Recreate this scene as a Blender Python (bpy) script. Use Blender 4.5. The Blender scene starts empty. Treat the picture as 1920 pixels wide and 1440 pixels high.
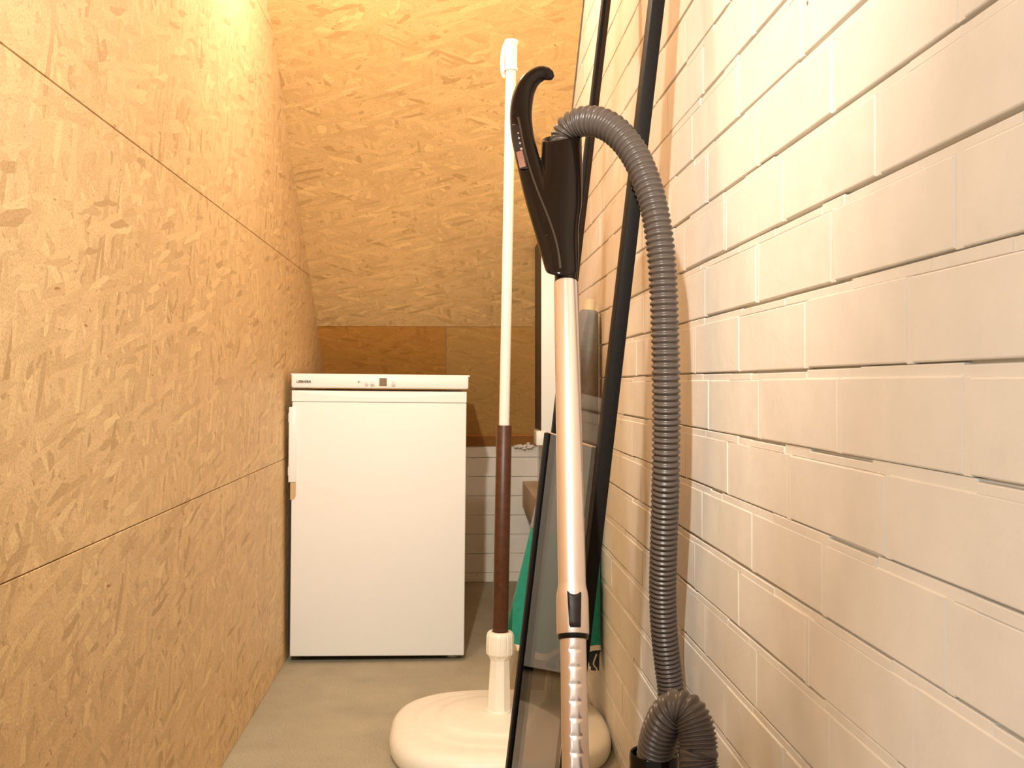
import bpy, bmesh, math, random
from mathutils import Vector, Matrix, noise as mnoise

random.seed(7)
S = bpy.context.scene
COL = S.collection
PI = math.pi

# ------------------------------------------------------------------ camera
F_PX = 1900.0                       # focal length in pixels of the 1920 wide frame
CAM_H = 0.82
YAW = math.atan(110.0 / F_PX)       # the room's axis runs to the left of the picture centre
cam_d = bpy.data.cameras.new('camera')
cam = bpy.data.objects.new('camera', cam_d)
COL.objects.link(cam)
cam_d.sensor_width = 36.0
cam_d.lens = 36.0 * F_PX / 1920.0
cam_d.clip_start = 0.01
cam.location = (0, 0, CAM_H)
cam.rotation_euler = (PI / 2, 0, -YAW)
S.camera = cam


def at(px, py, Y):
    """point of the room at axial depth Y that is seen at pixel px, py"""
    u = (px - 960) / F_PX
    v = (720 - py) / F_PX
    dx = math.sin(YAW) + u * math.cos(YAW)
    dy = math.cos(YAW) - u * math.sin(YAW)
    t = Y / dy
    return Vector((dx * t, Y, CAM_H + v * t))


# ------------------------------------------------------------------ materials
def new_mat(name):
    m = bpy.data.materials.new(name)
    m.use_nodes = True
    nt = m.node_tree
    b = nt.nodes['Principled BSDF']
    return m, nt, b


def N(nt, kind, **kw):
    n = nt.nodes.new(kind)
    for k, v in kw.items():
        if k in n.inputs.keys():
            n.inputs[k].default_value = v
        else:
            setattr(n, k, v)
    return n


def ramp(nt, stops, interp='LINEAR'):
    r = nt.nodes.new('ShaderNodeValToRGB')
    r.color_ramp.interpolation = interp
    els = r.color_ramp.elements
    while len(els) < len(stops):
        els.new(0.5)
    for e, (p, c) in zip(els, stops):
        e.position = p
        e.color = c if len(c) == 4 else (*c, 1)
    return r


def plain(name, col, rough=0.5, metal=0.0, spec=0.5, nscale=0, namt=0.0, bump=0.0, coat=0.0):
    m, nt, b = new_mat(name)
    b.inputs['Base Color'].default_value = (*col, 1)
    b.inputs['Roughness'].default_value = rough
    b.inputs['Metallic'].default_value = metal
    b.inputs['Specular IOR Level'].default_value = spec
    b.inputs['Coat Weight'].default_value = coat
    if nscale:
        tc = N(nt, 'ShaderNodeTexCoord')
        nz = N(nt, 'ShaderNodeTexNoise', Scale=nscale, Detail=6.0)
        nt.links.new(tc.outputs['Object'], nz.inputs['Vector'])
        if namt:
            lo = [max(0, c * (1 - namt)) for c in col]
            hi = [min(1, c * (1 + namt)) for c in col]
            r = ramp(nt, [(0.3, lo), (0.7, hi)])
            nt.links.new(nz.outputs['Fac'], r.inputs['Fac'])
            nt.links.new(r.outputs['Color'], b.inputs['Base Color'])
        if bump:
            bp = N(nt, 'ShaderNodeBump', Strength=bump, Distance=0.002)
            nt.links.new(nz.outputs['Fac'], bp.inputs['Height'])
            nt.links.new(bp.outputs['Normal'], b.inputs['Normal'])
    return m


def osb(name, rot=0.0, spread=1.0, base=(0.80, 0.54, 0.27), contrast=1.0, rough=0.55):
    """pressed strand board: layers of flakes lying at all angles, each with its own short fibres"""
    m, nt, b = new_mat(name)
    L = nt.links.new
    uv = N(nt, 'ShaderNodeUVMap', uv_map='UVMap')
    src = uv.outputs['UV']
    for sc_, am in ((7.0, 0.02), (55.0, 0.005)):
        warp = N(nt, 'ShaderNodeTexNoise', Scale=sc_, Detail=2.0)
        L(uv.outputs['UV'], warp.inputs['Vector'])
        wsub = N(nt, 'ShaderNodeVectorMath', operation='SUBTRACT')
        L(warp.outputs['Color'], wsub.inputs[0])
        wsub.inputs[1].default_value = (0.5, 0.5, 0.5)
        wsc = N(nt, 'ShaderNodeVectorMath', operation='SCALE')
        L(wsub.outputs[0], wsc.inputs[0])
        wsc.inputs['Scale'].default_value = am
        wadd = N(nt, 'ShaderNodeVectorMath', operation='ADD')
        L(src, wadd.inputs[0])
        L(wsc.outputs[0], wadd.inputs[1])
        src = wadd.outputs[0]

    def sh(k):
        k = 1 + (k - 1) * contrast
        g = 1 - 0.30 * max(0, 1 - k)
        return (min(1, base[0] * k), min(1, base[1] * k * g), min(1, base[2] * k * g * g))

    def rotated(angle, off, sx, sy):
        r1 = N(nt, 'ShaderNodeMapping')
        r1.inputs['Rotation'].default_value = (0, 0, angle)
        r1.inputs['Location'].default_value = (off, off * 0.7, 0)
        L(src, r1.inputs['Vector'])
        mp = N(nt, 'ShaderNodeMapping')
        mp.inputs['Scale'].default_value = (sx, sy, 1)
        L(r1.outputs['Vector'], mp.inputs['Vector'])
        return mp.outputs['Vector']

    cols = hts = None
    for ang, sx, sy, off, th in ((0.0, 14, 62, 0.0, 0), (1.05, 14, 68, 3.3, 0.50), (2.09, 15, 72, 7.1, 0.54), (0.52, 17, 84, 11.9, 0.56), (1.57, 13, 76, 17.3, 0.58), (2.62, 16, 92, 23.7, 0.58)) if spread > 0.9 else ((0.0, 13, 60, 0.0, 0), (0.85, 13, 66, 3.3, 0.56), (-0.75, 14, 70, 7.1, 0.58), (1.5, 17, 84, 11.9, 0.60), (0.35, 12, 72, 17.3, 0.60), (-0.30, 15, 90, 23.7, 0.60)):
        v = N(nt, 'ShaderNodeTexVoronoi', Scale=1.0, Randomness=1.0)
        v.voronoi_dimensions = '2D'
        L(rotated(rot + ang, off, sx, sy), v.inputs['Vector'])
        sp = N(nt, 'ShaderNodeSeparateColor')
        L(v.outputs['Color'], sp.inputs['Color'])
        fb = N(nt, 'ShaderNodeTexNoise', Scale=1.0, Detail=3.0, Roughness=0.6)
        L(rotated(rot + ang, off, 55, 420), fb.inputs['Vector'])
        r = ramp(nt, [(0.0, sh(0.80)), (0.10, sh(0.93)), (0.5, sh(1.0)), (0.88, sh(1.06)), (1.0, sh(1.18))])
        L(sp.outputs['Red'], r.inputs['Fac'])
        fr = ramp(nt, [(0.27, (0.72, 0.64, 0.54)), (0.42, (1, 1, 1)), (0.62, (1, 1, 1)), (0.75, (1.07, 1.07, 1.06))])
        L(fb.outputs['Fac'], fr.inputs['Fac'])
        mu = N(nt, 'ShaderNodeMix', data_type='RGBA', blend_type='MULTIPLY')
        mu.inputs['Factor'].default_value = min(1.0, contrast)
        L(r.outputs['Color'], mu.inputs[6])
        L(fr.outputs['Color'], mu.inputs[7])
        if cols is None:
            cols, hts = mu.outputs[2], sp.outputs['Blue']
            continue
        mk = ramp(nt, [(th, (0, 0, 0)), (th + 0.02, (1, 1, 1))])
        L(sp.outputs['Green'], mk.inputs['Fac'])
        mx = N(nt, 'ShaderNodeMix', data_type='RGBA')
        L(mk.outputs['Color'], mx.inputs['Factor'])
        L(cols, mx.inputs[6])
        L(mu.outputs[2], mx.inputs[7])
        cols = mx.outputs[2]
        mh = N(nt, 'ShaderNodeMix', data_type='FLOAT')
        L(mk.outputs['Color'], mh.inputs['Factor'])
        L(hts, mh.inputs[2])
        L(sp.outputs['Blue'], mh.inputs[3])
        hts = mh.outputs[0]
    # sparse dark slivers of bark
    for ang, off in ((0.6, 2.0), (-0.4, 9.0)):
        cn = N(nt, 'ShaderNodeTexNoise', Scale=1.0, Detail=1.5, Roughness=0.5)
        L(rotated(rot + ang, off, 34, 120), cn.inputs['Vector'])
        c1 = ramp(nt, [(0.735, (0, 0, 0)), (0.77, (0.8, 0.8, 0.8))])
        L(cn.outputs['Fac'], c1.inputs['Fac'])
        chip = N(nt, 'ShaderNodeMix', data_type='RGBA')
        L(c1.outputs['Color'], chip.inputs['Factor'])
        L(cols, chip.inputs[6])
        chip.inputs[7].default_value = (base[0] * 0.50, base[1] * 0.32, base[2] * 0.20, 1)
        cols = chip.outputs[2]
    # fine grain
    gn = N(nt, 'ShaderNodeTexNoise', Scale=300.0, Detail=4.0)
    L(uv.outputs['UV'], gn.inputs['Vector'])
    gr = ramp(nt, [(0.34, (0.84, 0.79, 0.72)), (0.60, (1, 1, 1))])
    L(gn.outputs['Fac'], gr.inputs['Fac'])
    gm = N(nt, 'ShaderNodeMix', data_type='RGBA', blend_type='MULTIPLY')
    gm.inputs['Factor'].default_value = 1.0
    L(cols, gm.inputs[6])
    L(gr.outputs['Color'], gm.inputs[7])
    L(gm.outputs[2], b.inputs['Base Color'])
    b.inputs['Roughness'].default_value = rough
    b.inputs['Specular IOR Level'].default_value = 0.35
    bp = N(nt, 'ShaderNodeBump', Strength=0.2, Distance=0.0010)
    L(hts, bp.inputs['Height'])
    L(bp.outputs['Normal'], b.inputs['Normal'])
    return m


def paint_brick(name, col):
    """thick white paint over brick: soft lumps, hairline grain and rare dark specks"""
    m, nt, b = new_mat(name)
    L = nt.links.new
    tc = N(nt, 'ShaderNodeTexCoord')
    n1 = N(nt, 'ShaderNodeTexNoise', Scale=14.0, Detail=5.0)
    n2 = N(nt, 'ShaderNodeTexNoise', Scale=160.0, Detail=4.0)
    for n in (n1, n2):
        L(tc.outputs['Object'], n.inputs['Vector'])
    r = ramp(nt, [(0.3, [c * 0.95 for c in col]), (0.7, [min(1, c * 1.03) for c in col])])
    L(n1.outputs['Fac'], r.inputs['Fac'])
    v = N(nt, 'ShaderNodeTexVoronoi', Scale=15.0)
    L(tc.outputs['Object'], v.inputs['Vector'])
    sp = N(nt, 'ShaderNodeSeparateColor')
    L(v.outputs['Color'], sp.inputs['Color'])
    a1 = ramp(nt, [(0.93, (0, 0, 0)), (0.94, (1, 1, 1))])
    L(sp.outputs['Green'], a1.inputs['Fac'])
    a2 = ramp(nt, [(0.025, (1, 1, 1)), (0.06, (0, 0, 0))])
    L(v.outputs['Distance'], a2.inputs['Fac'])
    mu = N(nt, 'ShaderNodeMath', operation='MULTIPLY')
    L(a1.outputs['Color'], mu.inputs[0])
    L(a2.outputs['Color'], mu.inputs[1])
    mx = N(nt, 'ShaderNodeMix', data_type='RGBA')
    L(mu.outputs[0], mx.inputs['Factor'])
    L(r.outputs['Color'], mx.inputs[6])
    mx.inputs[7].default_value = (0.28, 0.14, 0.10, 1)
    L(mx.outputs[2], b.inputs['Base Color'])
    b.inputs['Roughness'].default_value = 0.62
    b.inputs['Specular IOR Level'].default_value = 0.3
    ad = N(nt, 'ShaderNodeMath', operation='MULTIPLY_ADD')
    L(n2.outputs['Fac'], ad.inputs[0])
    ad.inputs[1].default_value = 0.22
    L(n1.outputs['Fac'], ad.inputs[2])
    bp = N(nt, 'ShaderNodeBump', Strength=0.5, Distance=0.003)
    L(ad.outputs[0], bp.inputs['Height'])
    L(bp.outputs['Normal'], b.inputs['Normal'])
    return m


def glass_mat(name, tint, rough=0.0, refl=0.4):
    m = bpy.data.materials.new(name)
    m.use_nodes = True
    nt = m.node_tree
    nt.nodes.clear()
    out = N(nt, 'ShaderNodeOutputMaterial')
    tr = N(nt, 'ShaderNodeBsdfTransparent', Color=(*tint, 1))
    gl = N(nt, 'ShaderNodeBsdfGlossy', Color=(1, 1, 1, 1), Roughness=rough)
    fr = N(nt, 'ShaderNodeFresnel', IOR=1.5)
    mx = N(nt, 'ShaderNodeMixShader')
    half = N(nt, 'ShaderNodeMath', operation='MULTIPLY')
    half.inputs[1].default_value = refl
    nt.links.new(fr.outputs[0], half.inputs[0])
    nt.links.new(half.outputs[0], mx.inputs[0])
    nt.links.new(tr.outputs[0], mx.inputs[1])
    nt.links.new(gl.outputs[0], mx.inputs[2])
    nt.links.new(mx.outputs[0], out.inputs['Surface'])
    return m


def fabric(name, col, rough=0.8):
    m, nt, b = new_mat(name)
    L = nt.links.new
    tc = N(nt, 'ShaderNodeTexCoord')
    n = N(nt, 'ShaderNodeTexNoise', Scale=60.0, Detail=5.0)
    w = N(nt, 'ShaderNodeTexNoise', Scale=900.0, Detail=2.0)
    for q in (n, w):
        L(tc.outputs['Object'], q.inputs['Vector'])
    r = ramp(nt, [(0.3, [c * 0.85 for c in col]), (0.7, [min(1, c * 1.1) for c in col])])
    L(n.outputs['Fac'], r.inputs['Fac'])
    L(r.outputs['Color'], b.inputs['Base Color'])
    b.inputs['Roughness'].default_value = rough
    b.inputs['Sheen Weight'].default_value = 0.15
    bp = N(nt, 'ShaderNodeBump', Strength=0.15, Distance=0.001)
    L(w.outputs['Fac'], bp.inputs['Height'])
    L(bp.outputs['Normal'], b.inputs['Normal'])
    return m


def floor_mat():
    m, nt, b = new_mat('floor_concrete')
    L = nt.links.new
    tc = N(nt, 'ShaderNodeTexCoord')
    a = N(nt, 'ShaderNodeTexNoise', Scale=5.0, Detail=5.0, Roughness=0.6)
    c = N(nt, 'ShaderNodeTexNoise', Scale=260.0, Detail=4.0, Roughness=0.7)
    for n in (a, c):
        L(tc.outputs['Object'], n.inputs['Vector'])
    ra = ramp(nt, [(0.3, (0.43, 0.375, 0.27)), (0.7, (0.54, 0.475, 0.35))])
    L(a.outputs['Fac'], ra.inputs['Fac'])
    rc = ramp(nt, [(0.35, (0.72, 0.70, 0.66)), (0.65, (1, 1, 1))])
    L(c.outputs['Fac'], rc.inputs['Fac'])
    mu = N(nt, 'ShaderNodeMix', data_type='RGBA', blend_type='MULTIPLY')
    mu.inputs['Factor'].default_value = 1.0
    L(ra.outputs['Color'], mu.inputs[6])
    L(rc.outputs['Color'], mu.inputs[7])
    L(mu.outputs[2], b.inputs['Base Color'])
    b.inputs['Roughness'].default_value = 0.72
    b.inputs['Specular IOR Level'].default_value = 0.2
    bp = N(nt, 'ShaderNodeBump', Strength=0.4, Distance=0.002)
    L(c.outputs['Fac'], bp.inputs['Height'])
    L(bp.outputs['Normal'], b.inputs['Normal'])
    return m


OSB_BASE = (0.87, 0.63, 0.35)
M = {
    'osb_wall': osb('strand_board_wall', rot=0.3, base=OSB_BASE, contrast=1.3),
    'osb_slope': osb('strand_board_slope', rot=0.0, spread=0.5, base=(0.86, 0.57, 0.255), contrast=1.2),
    'osb_dark': osb('strand_board_dark', rot=0.08, spread=0.5, base=(0.66, 0.31, 0.065), contrast=0.9),
    'osb_mid': osb('strand_board_mid', rot=0.05, spread=0.5, base=(0.70, 0.40, 0.125), contrast=0.7),
    'batten': osb('batten_brown', rot=0.0, spread=0.5, base=(0.48, 0.21, 0.05), contrast=0.6),
    'paint': paint_brick('painted_brick', (0.86, 0.79, 0.69)),
    'ledge': plain('ledge_plaster', (0.72, 0.55, 0.37), 0.8, nscale=60, namt=0.08, bump=0.3),
    'floor': floor_mat(),
    'enamel': plain('white_enamel', (0.88, 0.86, 0.82), 0.5, spec=0.3, nscale=420, bump=0.03),
    'white_plastic': plain('white_plastic', (0.90, 0.88, 0.84), 0.4),
    'tan_plastic': plain('socket_tan', (0.62, 0.40, 0.20), 0.5),  # plain tan for the notch under the side handle
    'dark_gap': plain('plinth_black', (0.02, 0.016, 0.013), 0.7),
    'display': plain('display_window', (0.20, 0.12, 0.05), 0.35, nscale=900, namt=0.5),
    'print_dark': plain('print_brown', (0.10, 0.05, 0.02), 0.6),
    'print_grey': plain('print_grey', (0.30, 0.27, 0.24), 0.6),
    'cream_plastic': plain('cream_plastic', (0.88, 0.80, 0.66), 0.45, nscale=40, namt=0.03, bump=0.05),
    'brown_tube': plain('brown_metal_tube', (0.075, 0.024, 0.008), 0.42, nscale=80, namt=0.25),
    'white_tube': plain('white_metal_tube', (0.90, 0.86, 0.78), 0.35),
    'black_alu': plain('black_aluminium', (0.010, 0.008, 0.007), 0.55, spec=0.10, nscale=300, namt=0.2),
    'grey_edge': plain('polished_edge_lit', (0.80, 0.62, 0.52), 0.35),  # polished edge, its lit look put into a pale base colour
    'glass_clear': glass_mat('smoked_glass', (0.92, 0.88, 0.85), refl=0.08),
    'glass_grey': glass_mat('grey_glass', (0.56, 0.54, 0.52), refl=0.3),
    'green': fabric('green_canvas', (0.006, 0.235, 0.150)),
    'sleeve': fabric('grey_canvas', (0.20, 0.22, 0.225)),
    'hem': fabric('cream_binding', (0.80, 0.66, 0.48)),
    'lining': fabric('dark_lining', (0.03, 0.045, 0.05)),
    'pale_wood': plain('pale_pole_tip', (0.84, 0.68, 0.44), 0.5),
    'cab_white': plain('cabinet_white', (0.80, 0.80, 0.74), 0.45),
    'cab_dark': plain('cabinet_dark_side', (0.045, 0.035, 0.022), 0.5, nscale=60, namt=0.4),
    'vac_black': plain('gloss_brown_black', (0.009, 0.0055, 0.004), 0.12, spec=0.22),
    'vac_trim': plain('polished_black', (0.03, 0.022, 0.018), 0.12, spec=0.9),
    'vac_matt': plain('matt_black', (0.016, 0.010, 0.008), 0.45, spec=0.25),
    'vac_grey': plain('hose_grey', (0.088, 0.068, 0.057), 0.32, spec=0.40),
    'alu': plain('satin_aluminium', (0.82, 0.71, 0.65), 0.26, metal=0.88),
    'chrome_dot': plain('grey_button', (0.40, 0.29, 0.21), 0.4),
    'copper_label': plain('copper_label', (0.22, 0.10, 0.07), 0.4, nscale=700, namt=0.5),
}

# ------------------------------------------------------------------ object helpers
ROOT_M = {}


def link(o, parent=None):
    COL.objects.link(o)
    if parent is not None:
        o.parent = parent
    return o


def root_matrix(p):
    while p.parent is not None:
        p = p.parent
    return ROOT_M.get(p.name, Matrix.Identity(4))


def thing(name, label, cat, loc=(0, 0, 0), rot=(0, 0, 0)):
    o = bpy.data.objects.new(name, None)
    o.empty_display_size = 0.05
    COL.objects.link(o)
    o.location = loc
    o.rotation_euler = rot
    o['label'] = label
    o['category'] = cat
    from mathutils import Euler
    ROOT_M[o.name] = Matrix.LocRotScale(Vector(loc), Euler(rot), None)
    return o


def obj(name, bm, mat, parent=None, smooth=True, angle=40, local=False, label=None):
    """link bmesh bm (world coordinates unless local) as one mesh object"""
    if parent is not None and not local:
        bm.transform(root_matrix(parent).inverted())
    me = bpy.data.meshes.new(name)
    bmesh.ops.recalc_face_normals(bm, faces=bm.faces[:])
    bm.to_mesh(me)
    bm.free()
    if smooth:
        me.polygons.foreach_set('use_smooth', [True] * len(me.polygons))
        me.set_sharp_from_angle(angle=math.radians(angle))
    me.materials.append(mat)
    o = bpy.data.objects.new(name, me)
    link(o, parent)
    if label:
        o['label'] = label
    return o


def struct(o):
    o['kind'] = 'structure'
    return o


def add_box(bm, lo, hi, bevel=0.0, seg=2, mtx=None):
    t = bmesh.new()
    bmesh.ops.create_cube(t, size=1)
    for v in t.verts:
        v.co = Vector([lo[i] + (v.co[i] + 0.5) * (hi[i] - lo[i]) for i in range(3)])
    if bevel:
        bmesh.ops.bevel(t, geom=t.edges[:], offset=bevel, segments=seg, profile=0.5, affect='EDGES')
    if mtx:
        t.transform(mtx)
    merge(bm, t)


def merge(bm, t):
    vm = {}
    for v in t.verts:
        vm[v] = bm.verts.new(v.co)
    for f in t.faces:
        try:
            bm.faces.new([vm[v] for v in f.verts])
        except ValueError:
            pass
    t.free()


def box(lo, hi, bevel=0.0, seg=2, mtx=None):
    bm = bmesh.new()
    add_box(bm, lo, hi, bevel, seg, mtx)
    return bm


def rings(bm, ring_list, cap0=True, cap1=True, closed=True):
    """skin a list of rings of points"""
    vs = [[bm.verts.new(p) for p in r] for r in ring_list]
    n = len(vs[0])
    for a, b in zip(vs, vs[1:]):
        for i in range(n if closed else n - 1):
            j = (i + 1) % n
            bm.faces.new((a[i], a[j], b[j], b[i]))
    if cap0:
        bm.faces.new(list(reversed(vs[0])))
    if cap1:
        bm.faces.new(vs[-1])
    return vs


def frame_from(axis):
    axis = axis.normalized()
    ref = Vector((0, 1, 0)) if abs(axis.y) < 0.9 else Vector((1, 0, 0))
    a = (ref - axis * ref.dot(axis)).normalized()
    b = axis.cross(a)
    return a, b


def add_lathe(bm, base, axis, prof, seg=48, cap0=True, cap1=True, shape=None):
    """prof: list of (radius, distance along axis)"""
    axis = Vector(axis).normalized()
    base = Vector(base)
    a, b = frame_from(axis)
    rl = []
    for r, h in prof:
        ring = []
        for i in range(seg):
            t = 2 * PI * i / seg
            k = shape(t, h) if shape else 1.0
            ring.append(base + axis * h + a * (math.cos(t) * r * k) + b * (math.sin(t) * r * k))
        rl.append(ring)
    rings(bm, rl, cap0, cap1)


def lathe(base, axis, prof, seg=48, **kw):
    bm = bmesh.new()
    add_lathe(bm, base, axis, prof, seg, **kw)
    return bm


def spline(pts, n):
    """dense Catmull-Rom through tuples (any length); returns n samples equally spaced along the arc of the first three values"""
    P = [tuple(p) for p in pts]
    P = [P[0]] + P + [P[-1]]
    dense = []
    for i in range(1, len(P) - 2):
        p0, p1, p2, p3 = P[i - 1:i + 3]
        for k in range(60):
            t = k / 60.0
            t2, t3 = t * t, t * t * t
            dense.append(tuple(0.5 * (2 * b + (c - a) * t + (2 * a - 5 * b + 4 * c - d) * t2 + (3 * b - a - 3 * c + d) * t3)
                               for a, b, c, d in zip(p0, p1, p2, p3)))
    dense.append(P[-2])
    L = [0.0]
    for a, b in zip(dense, dense[1:]):
        L.append(L[-1] + (Vector(b[:3]) - Vector(a[:3])).length)
    out = []
    j = 0
    for k in range(n):
        s = L[-1] * k / (n - 1)
        while j < len(L) - 2 and L[j + 1] < s:
            j += 1
        f = (s - L[j]) / max(1e-9, L[j + 1] - L[j])
        out.append(tuple(a + (b - a) * f for a, b in zip(dense[j], dense[j + 1])))
    return out, L[-1]


def sweep(bm, samples, radius, seg=32, cap=True, side=None):
    """samples: (x,y,z,...) ; radius(i, sample) -> (ra, rb); parallel transported frame"""
    pts = [Vector(s[:3]) for s in samples]
    n = len(pts)
    tang = []
    for i in range(n):
        d = pts[min(i + 1, n - 1)] - pts[max(i - 1, 0)]
        tang.append(d.normalized())
    a, _ = frame_from(tang[0])
    if side is not None:
        a = (side - tang[0] * side.dot(tang[0])).normalized()
    rl = []
    for i in range(n):
        a = (a - tang[i] * a.dot(tang[i])).normalized()
        if side is not None:
            a = (side - tang[i] * side.dot(tang[i])).normalized()
        b = tang[i].cross(a)
        ra, rb = radius(i, samples[i])
        rl.append([pts[i] + a * (math.cos(2 * PI * k / seg) * ra) + b * (math.sin(2 * PI * k / seg) * rb) for k in range(seg)])
    rings(bm, rl, cap, cap)


def evaluated(bm, setup):
    """run modifiers on a temporary mesh and return the result as a bmesh"""
    me = bpy.data.meshes.new('temporary')
    bm.to_mesh(me)
    bm.free()
    o = bpy.data.objects.new('temporary', me)
    COL.objects.link(o)
    setup(o)
    dg = bpy.context.evaluated_depsgraph_get()
    ev = o.evaluated_get(dg)
    out = bmesh.new()
    out.from_mesh(ev.to_mesh())
    ev.to_mesh_clear()
    bpy.data.objects.remove(o)
    bpy.data.meshes.remove(me)
    return out


def add_uv(o, fn):
    me = o.data
    uvl = me.uv_layers.new(name='UVMap')
    for lp in me.loops:
        uvl.data[lp.index].uv = fn(me.vertices[lp.vertex_index].co)


# ------------------------------------------------------------------ the room
XL, XR = -0.495, 0.355              # side walls
YB = 4.194                          # brick back wall
YK, ZK = 3.733, 1.032               # where the sloping boards change pitch
ZB = 0.565                          # lower end of the sloping boards at the back wall
SL = (1.853 - ZK) / (3.733 - 2.726)  # rise of the upper slope per metre
ZT = 2.36
YT = YK - (ZT - ZK) / SL
JAMB = 0.35                         # the strand board wall ends here; the hall opens beyond

bm = bmesh.new()
add_box(bm, (-3.0, -3.2, -0.06), (XR + 0.12, 4.35, 0.0))
struct(obj('floor', bm, M['floor'], smooth=False))

# left wall: strand boards laid in courses with open hairline seams
bm = bmesh.new()
for z0, z1 in ((0.0, 0.6), (0.6, 1.194), (1.194, 1.79), (1.79, ZT)):
    add_box(bm, (XL - 0.018, JAMB, z0 + 0.0009), (XL, 4.25, z1 - 0.0009), 0.0006, 1)
add_box(bm, (XL - 0.09, JAMB, 0.0), (XL - 0.0175, 4.25, ZT))
o = struct(obj('wall_left', bm, M['osb_wall'], smooth=False))
add_uv(o, lambda c: (c.y, c.z + c.x))

# the sloping underside of the stairs, and the level ceiling over the entrance
XE = 0.350
bm = bmesh.new()
t = 0.02


def slab(bm, x0, x1, ya, za, yb, zb, th):
    d = Vector((0, yb - ya, zb - za)).normalized()
    nrm = Vector((0, -d.z, d.y))
    if nrm.z < 0:
        nrm = -nrm
    p = [Vector((x0, ya, za)), Vector((x1, ya, za)), Vector((x1, yb, zb)), Vector((x0, yb, zb))]
    q = [v + nrm * th for v in p]
    vs = [bm.verts.new(v) for v in p + q]
    for f in ((0, 1, 2, 3), (7, 6, 5, 4), (0, 4, 5, 1), (1, 5, 6, 2), (2, 6, 7, 3), (3, 7, 4, 0)):
        bm.faces.new([vs[i] for i in f])


slab(bm, XL, XE, YK, ZK, YT, ZT, t)
add_box(bm, (XL - 0.09, -1.6, ZT), (XR + 0.12, YT + 0.1, ZT + 0.05))
o = struct(obj('ceiling', bm, M['osb_slope'], smooth=False))
add_uv(o, lambda c: (c.x, math.hypot(c.y - YK, c.z - ZK) + c.y * 0.001))

# lower boards of the slope: a darker base colour on the left, a middle tone on the right
ds = Vector((0, YB - YK, ZB - ZK))
XM = at(836, 640, YK).x


def lower(name, x0, x1, f0, f1, mat, lift, rotuv=0):
    bm = bmesh.new()
    a = Vector((0, YK, ZK)) + ds * f0
    b = Vector((0, YK, ZK)) + ds * f1
    nrm = Vector((0, -abs(ds.z), -abs(ds.y))).normalized()
    a += nrm * lift
    b += nrm * lift
    slab(bm, x0, x1, a.y, a.z, b.y, b.z, t)
    o = struct(obj(name, bm, mat, smooth=False))
    add_uv(o, lambda c: (c.x + 5, math.hypot(c.y - YK, c.z - ZK)))
    return o


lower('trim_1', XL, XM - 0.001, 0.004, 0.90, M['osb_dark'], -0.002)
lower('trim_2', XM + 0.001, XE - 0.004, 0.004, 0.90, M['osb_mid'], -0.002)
lower('trim_3', XL, XE - 0.002, 0.902, 0.995, M['batten'], 0.006)


# painted brick walls
def brick_wall(bm, P, umin, umax, zmin, zmax, phases, rnd, zref=0.8355, ch=0.0795, bl=0.237, groove=1.0):
    """P(u, z, d) maps wall coordinates to space; d is the distance in front of the wall face"""
    def quad(u0, u1, z0, z1, d, deep, ch_=0.0016, jit=0.00012):
        ring = []
        for inset, dd in ((0, -deep), (0, d - ch_), (ch_ * 0.35, d - ch_ * 0.3), (ch_, d)):
            r = []
            for (uu, zz, su, sz) in ((u0, z0, 1, 1), (u1, z0, -1, 1), (u1, z1, -1, -1), (u0, z1, 1, -1)):
                r.append(P(uu + su * inset, zz + sz * inset, dd + rnd.uniform(-jit, jit)))
            ring.append(r)
        rings(bm, ring, False, True)
    k0 = math.floor((zmin - zref) / ch)
    k1 = math.ceil((zmax - zref) / ch)
    for k in range(k0, k1):
        zb_ = zref + k * ch
        zt_ = zb_ + ch - 0.0105
        lo, hi = max(zb_, zmin), min(zt_, zmax)
        ph = phases[k % len(phases)] + rnd.uniform(-0.012, 0.012)
        n0 = math.floor((umin - ph) / bl) - 1
        n1 = math.ceil((umax - ph) / bl) + 1
        edges = [ph + n * bl + rnd.uniform(-0.005, 0.005) for n in range(n0, n1 + 1)]
        for a, b in zip(edges, edges[1:]):
            ua, ub = max(a + 0.005, umin), min(b - 0.005, umax)
            if ub - ua < 0.01 or hi - lo < 0.008:
                continue
            quad(ua, ub, lo + rnd.uniform(0, 0.0012), hi + rnd.uniform(-0.001, 0.001), rnd.uniform(-0.0004, 0.0004), 0.012)
            # head joint, filled nearly flush
            if ua - 0.011 > umin:
                quad(ua - 0.0103, ua + 0.0003, lo, hi, rnd.uniform(-0.0010, 0.0001), 0.012, 0.0006, 0.0001)
        # bed joint under this course: mortar nearly flush, open crack just under the bricks
        u = umin
        while u < umax:
            w = min(rnd.uniform(0.05, 0.22), umax - u)
            gap = groove * rnd.choice((0.0004, 0.0012, 0.002, 0.0026, 0.0032))
            z1j = zb_ - gap
            z0j = zb_ - 0.0112
            if z0j > zmin and z1j < zmax:
                quad(u, u + w, z0j, z1j, rnd.uniform(-0.0014, -0.0001), 0.012, 0.0009, 0.0002)
            u += w


rnd = random.Random(3)
bm = bmesh.new()
brick_wall(bm, lambda u, z, d: Vector((XR - d, u, z)), -1.5, 4.19, 0.0, ZT, (1.004, 0.942, 1.06, 0.925), rnd)
add_box(bm, (XR + 0.008, -1.5, 0.0), (XR + 0.11, 4.3, ZT))
struct(obj('wall_right', bm, M['paint'], smooth=False))

bm = bmesh.new()
brick_wall(bm, lambda u, z, d: Vector((u, YB - d, z)), XL, XR - 0.004, 0.0, 0.64, (0.05, 0.17), rnd, zref=0.4365, groove=0.6)
add_box(bm, (XL, YB + 0.008, 0.0), (XR, YB + 0.11, ZT))
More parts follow.
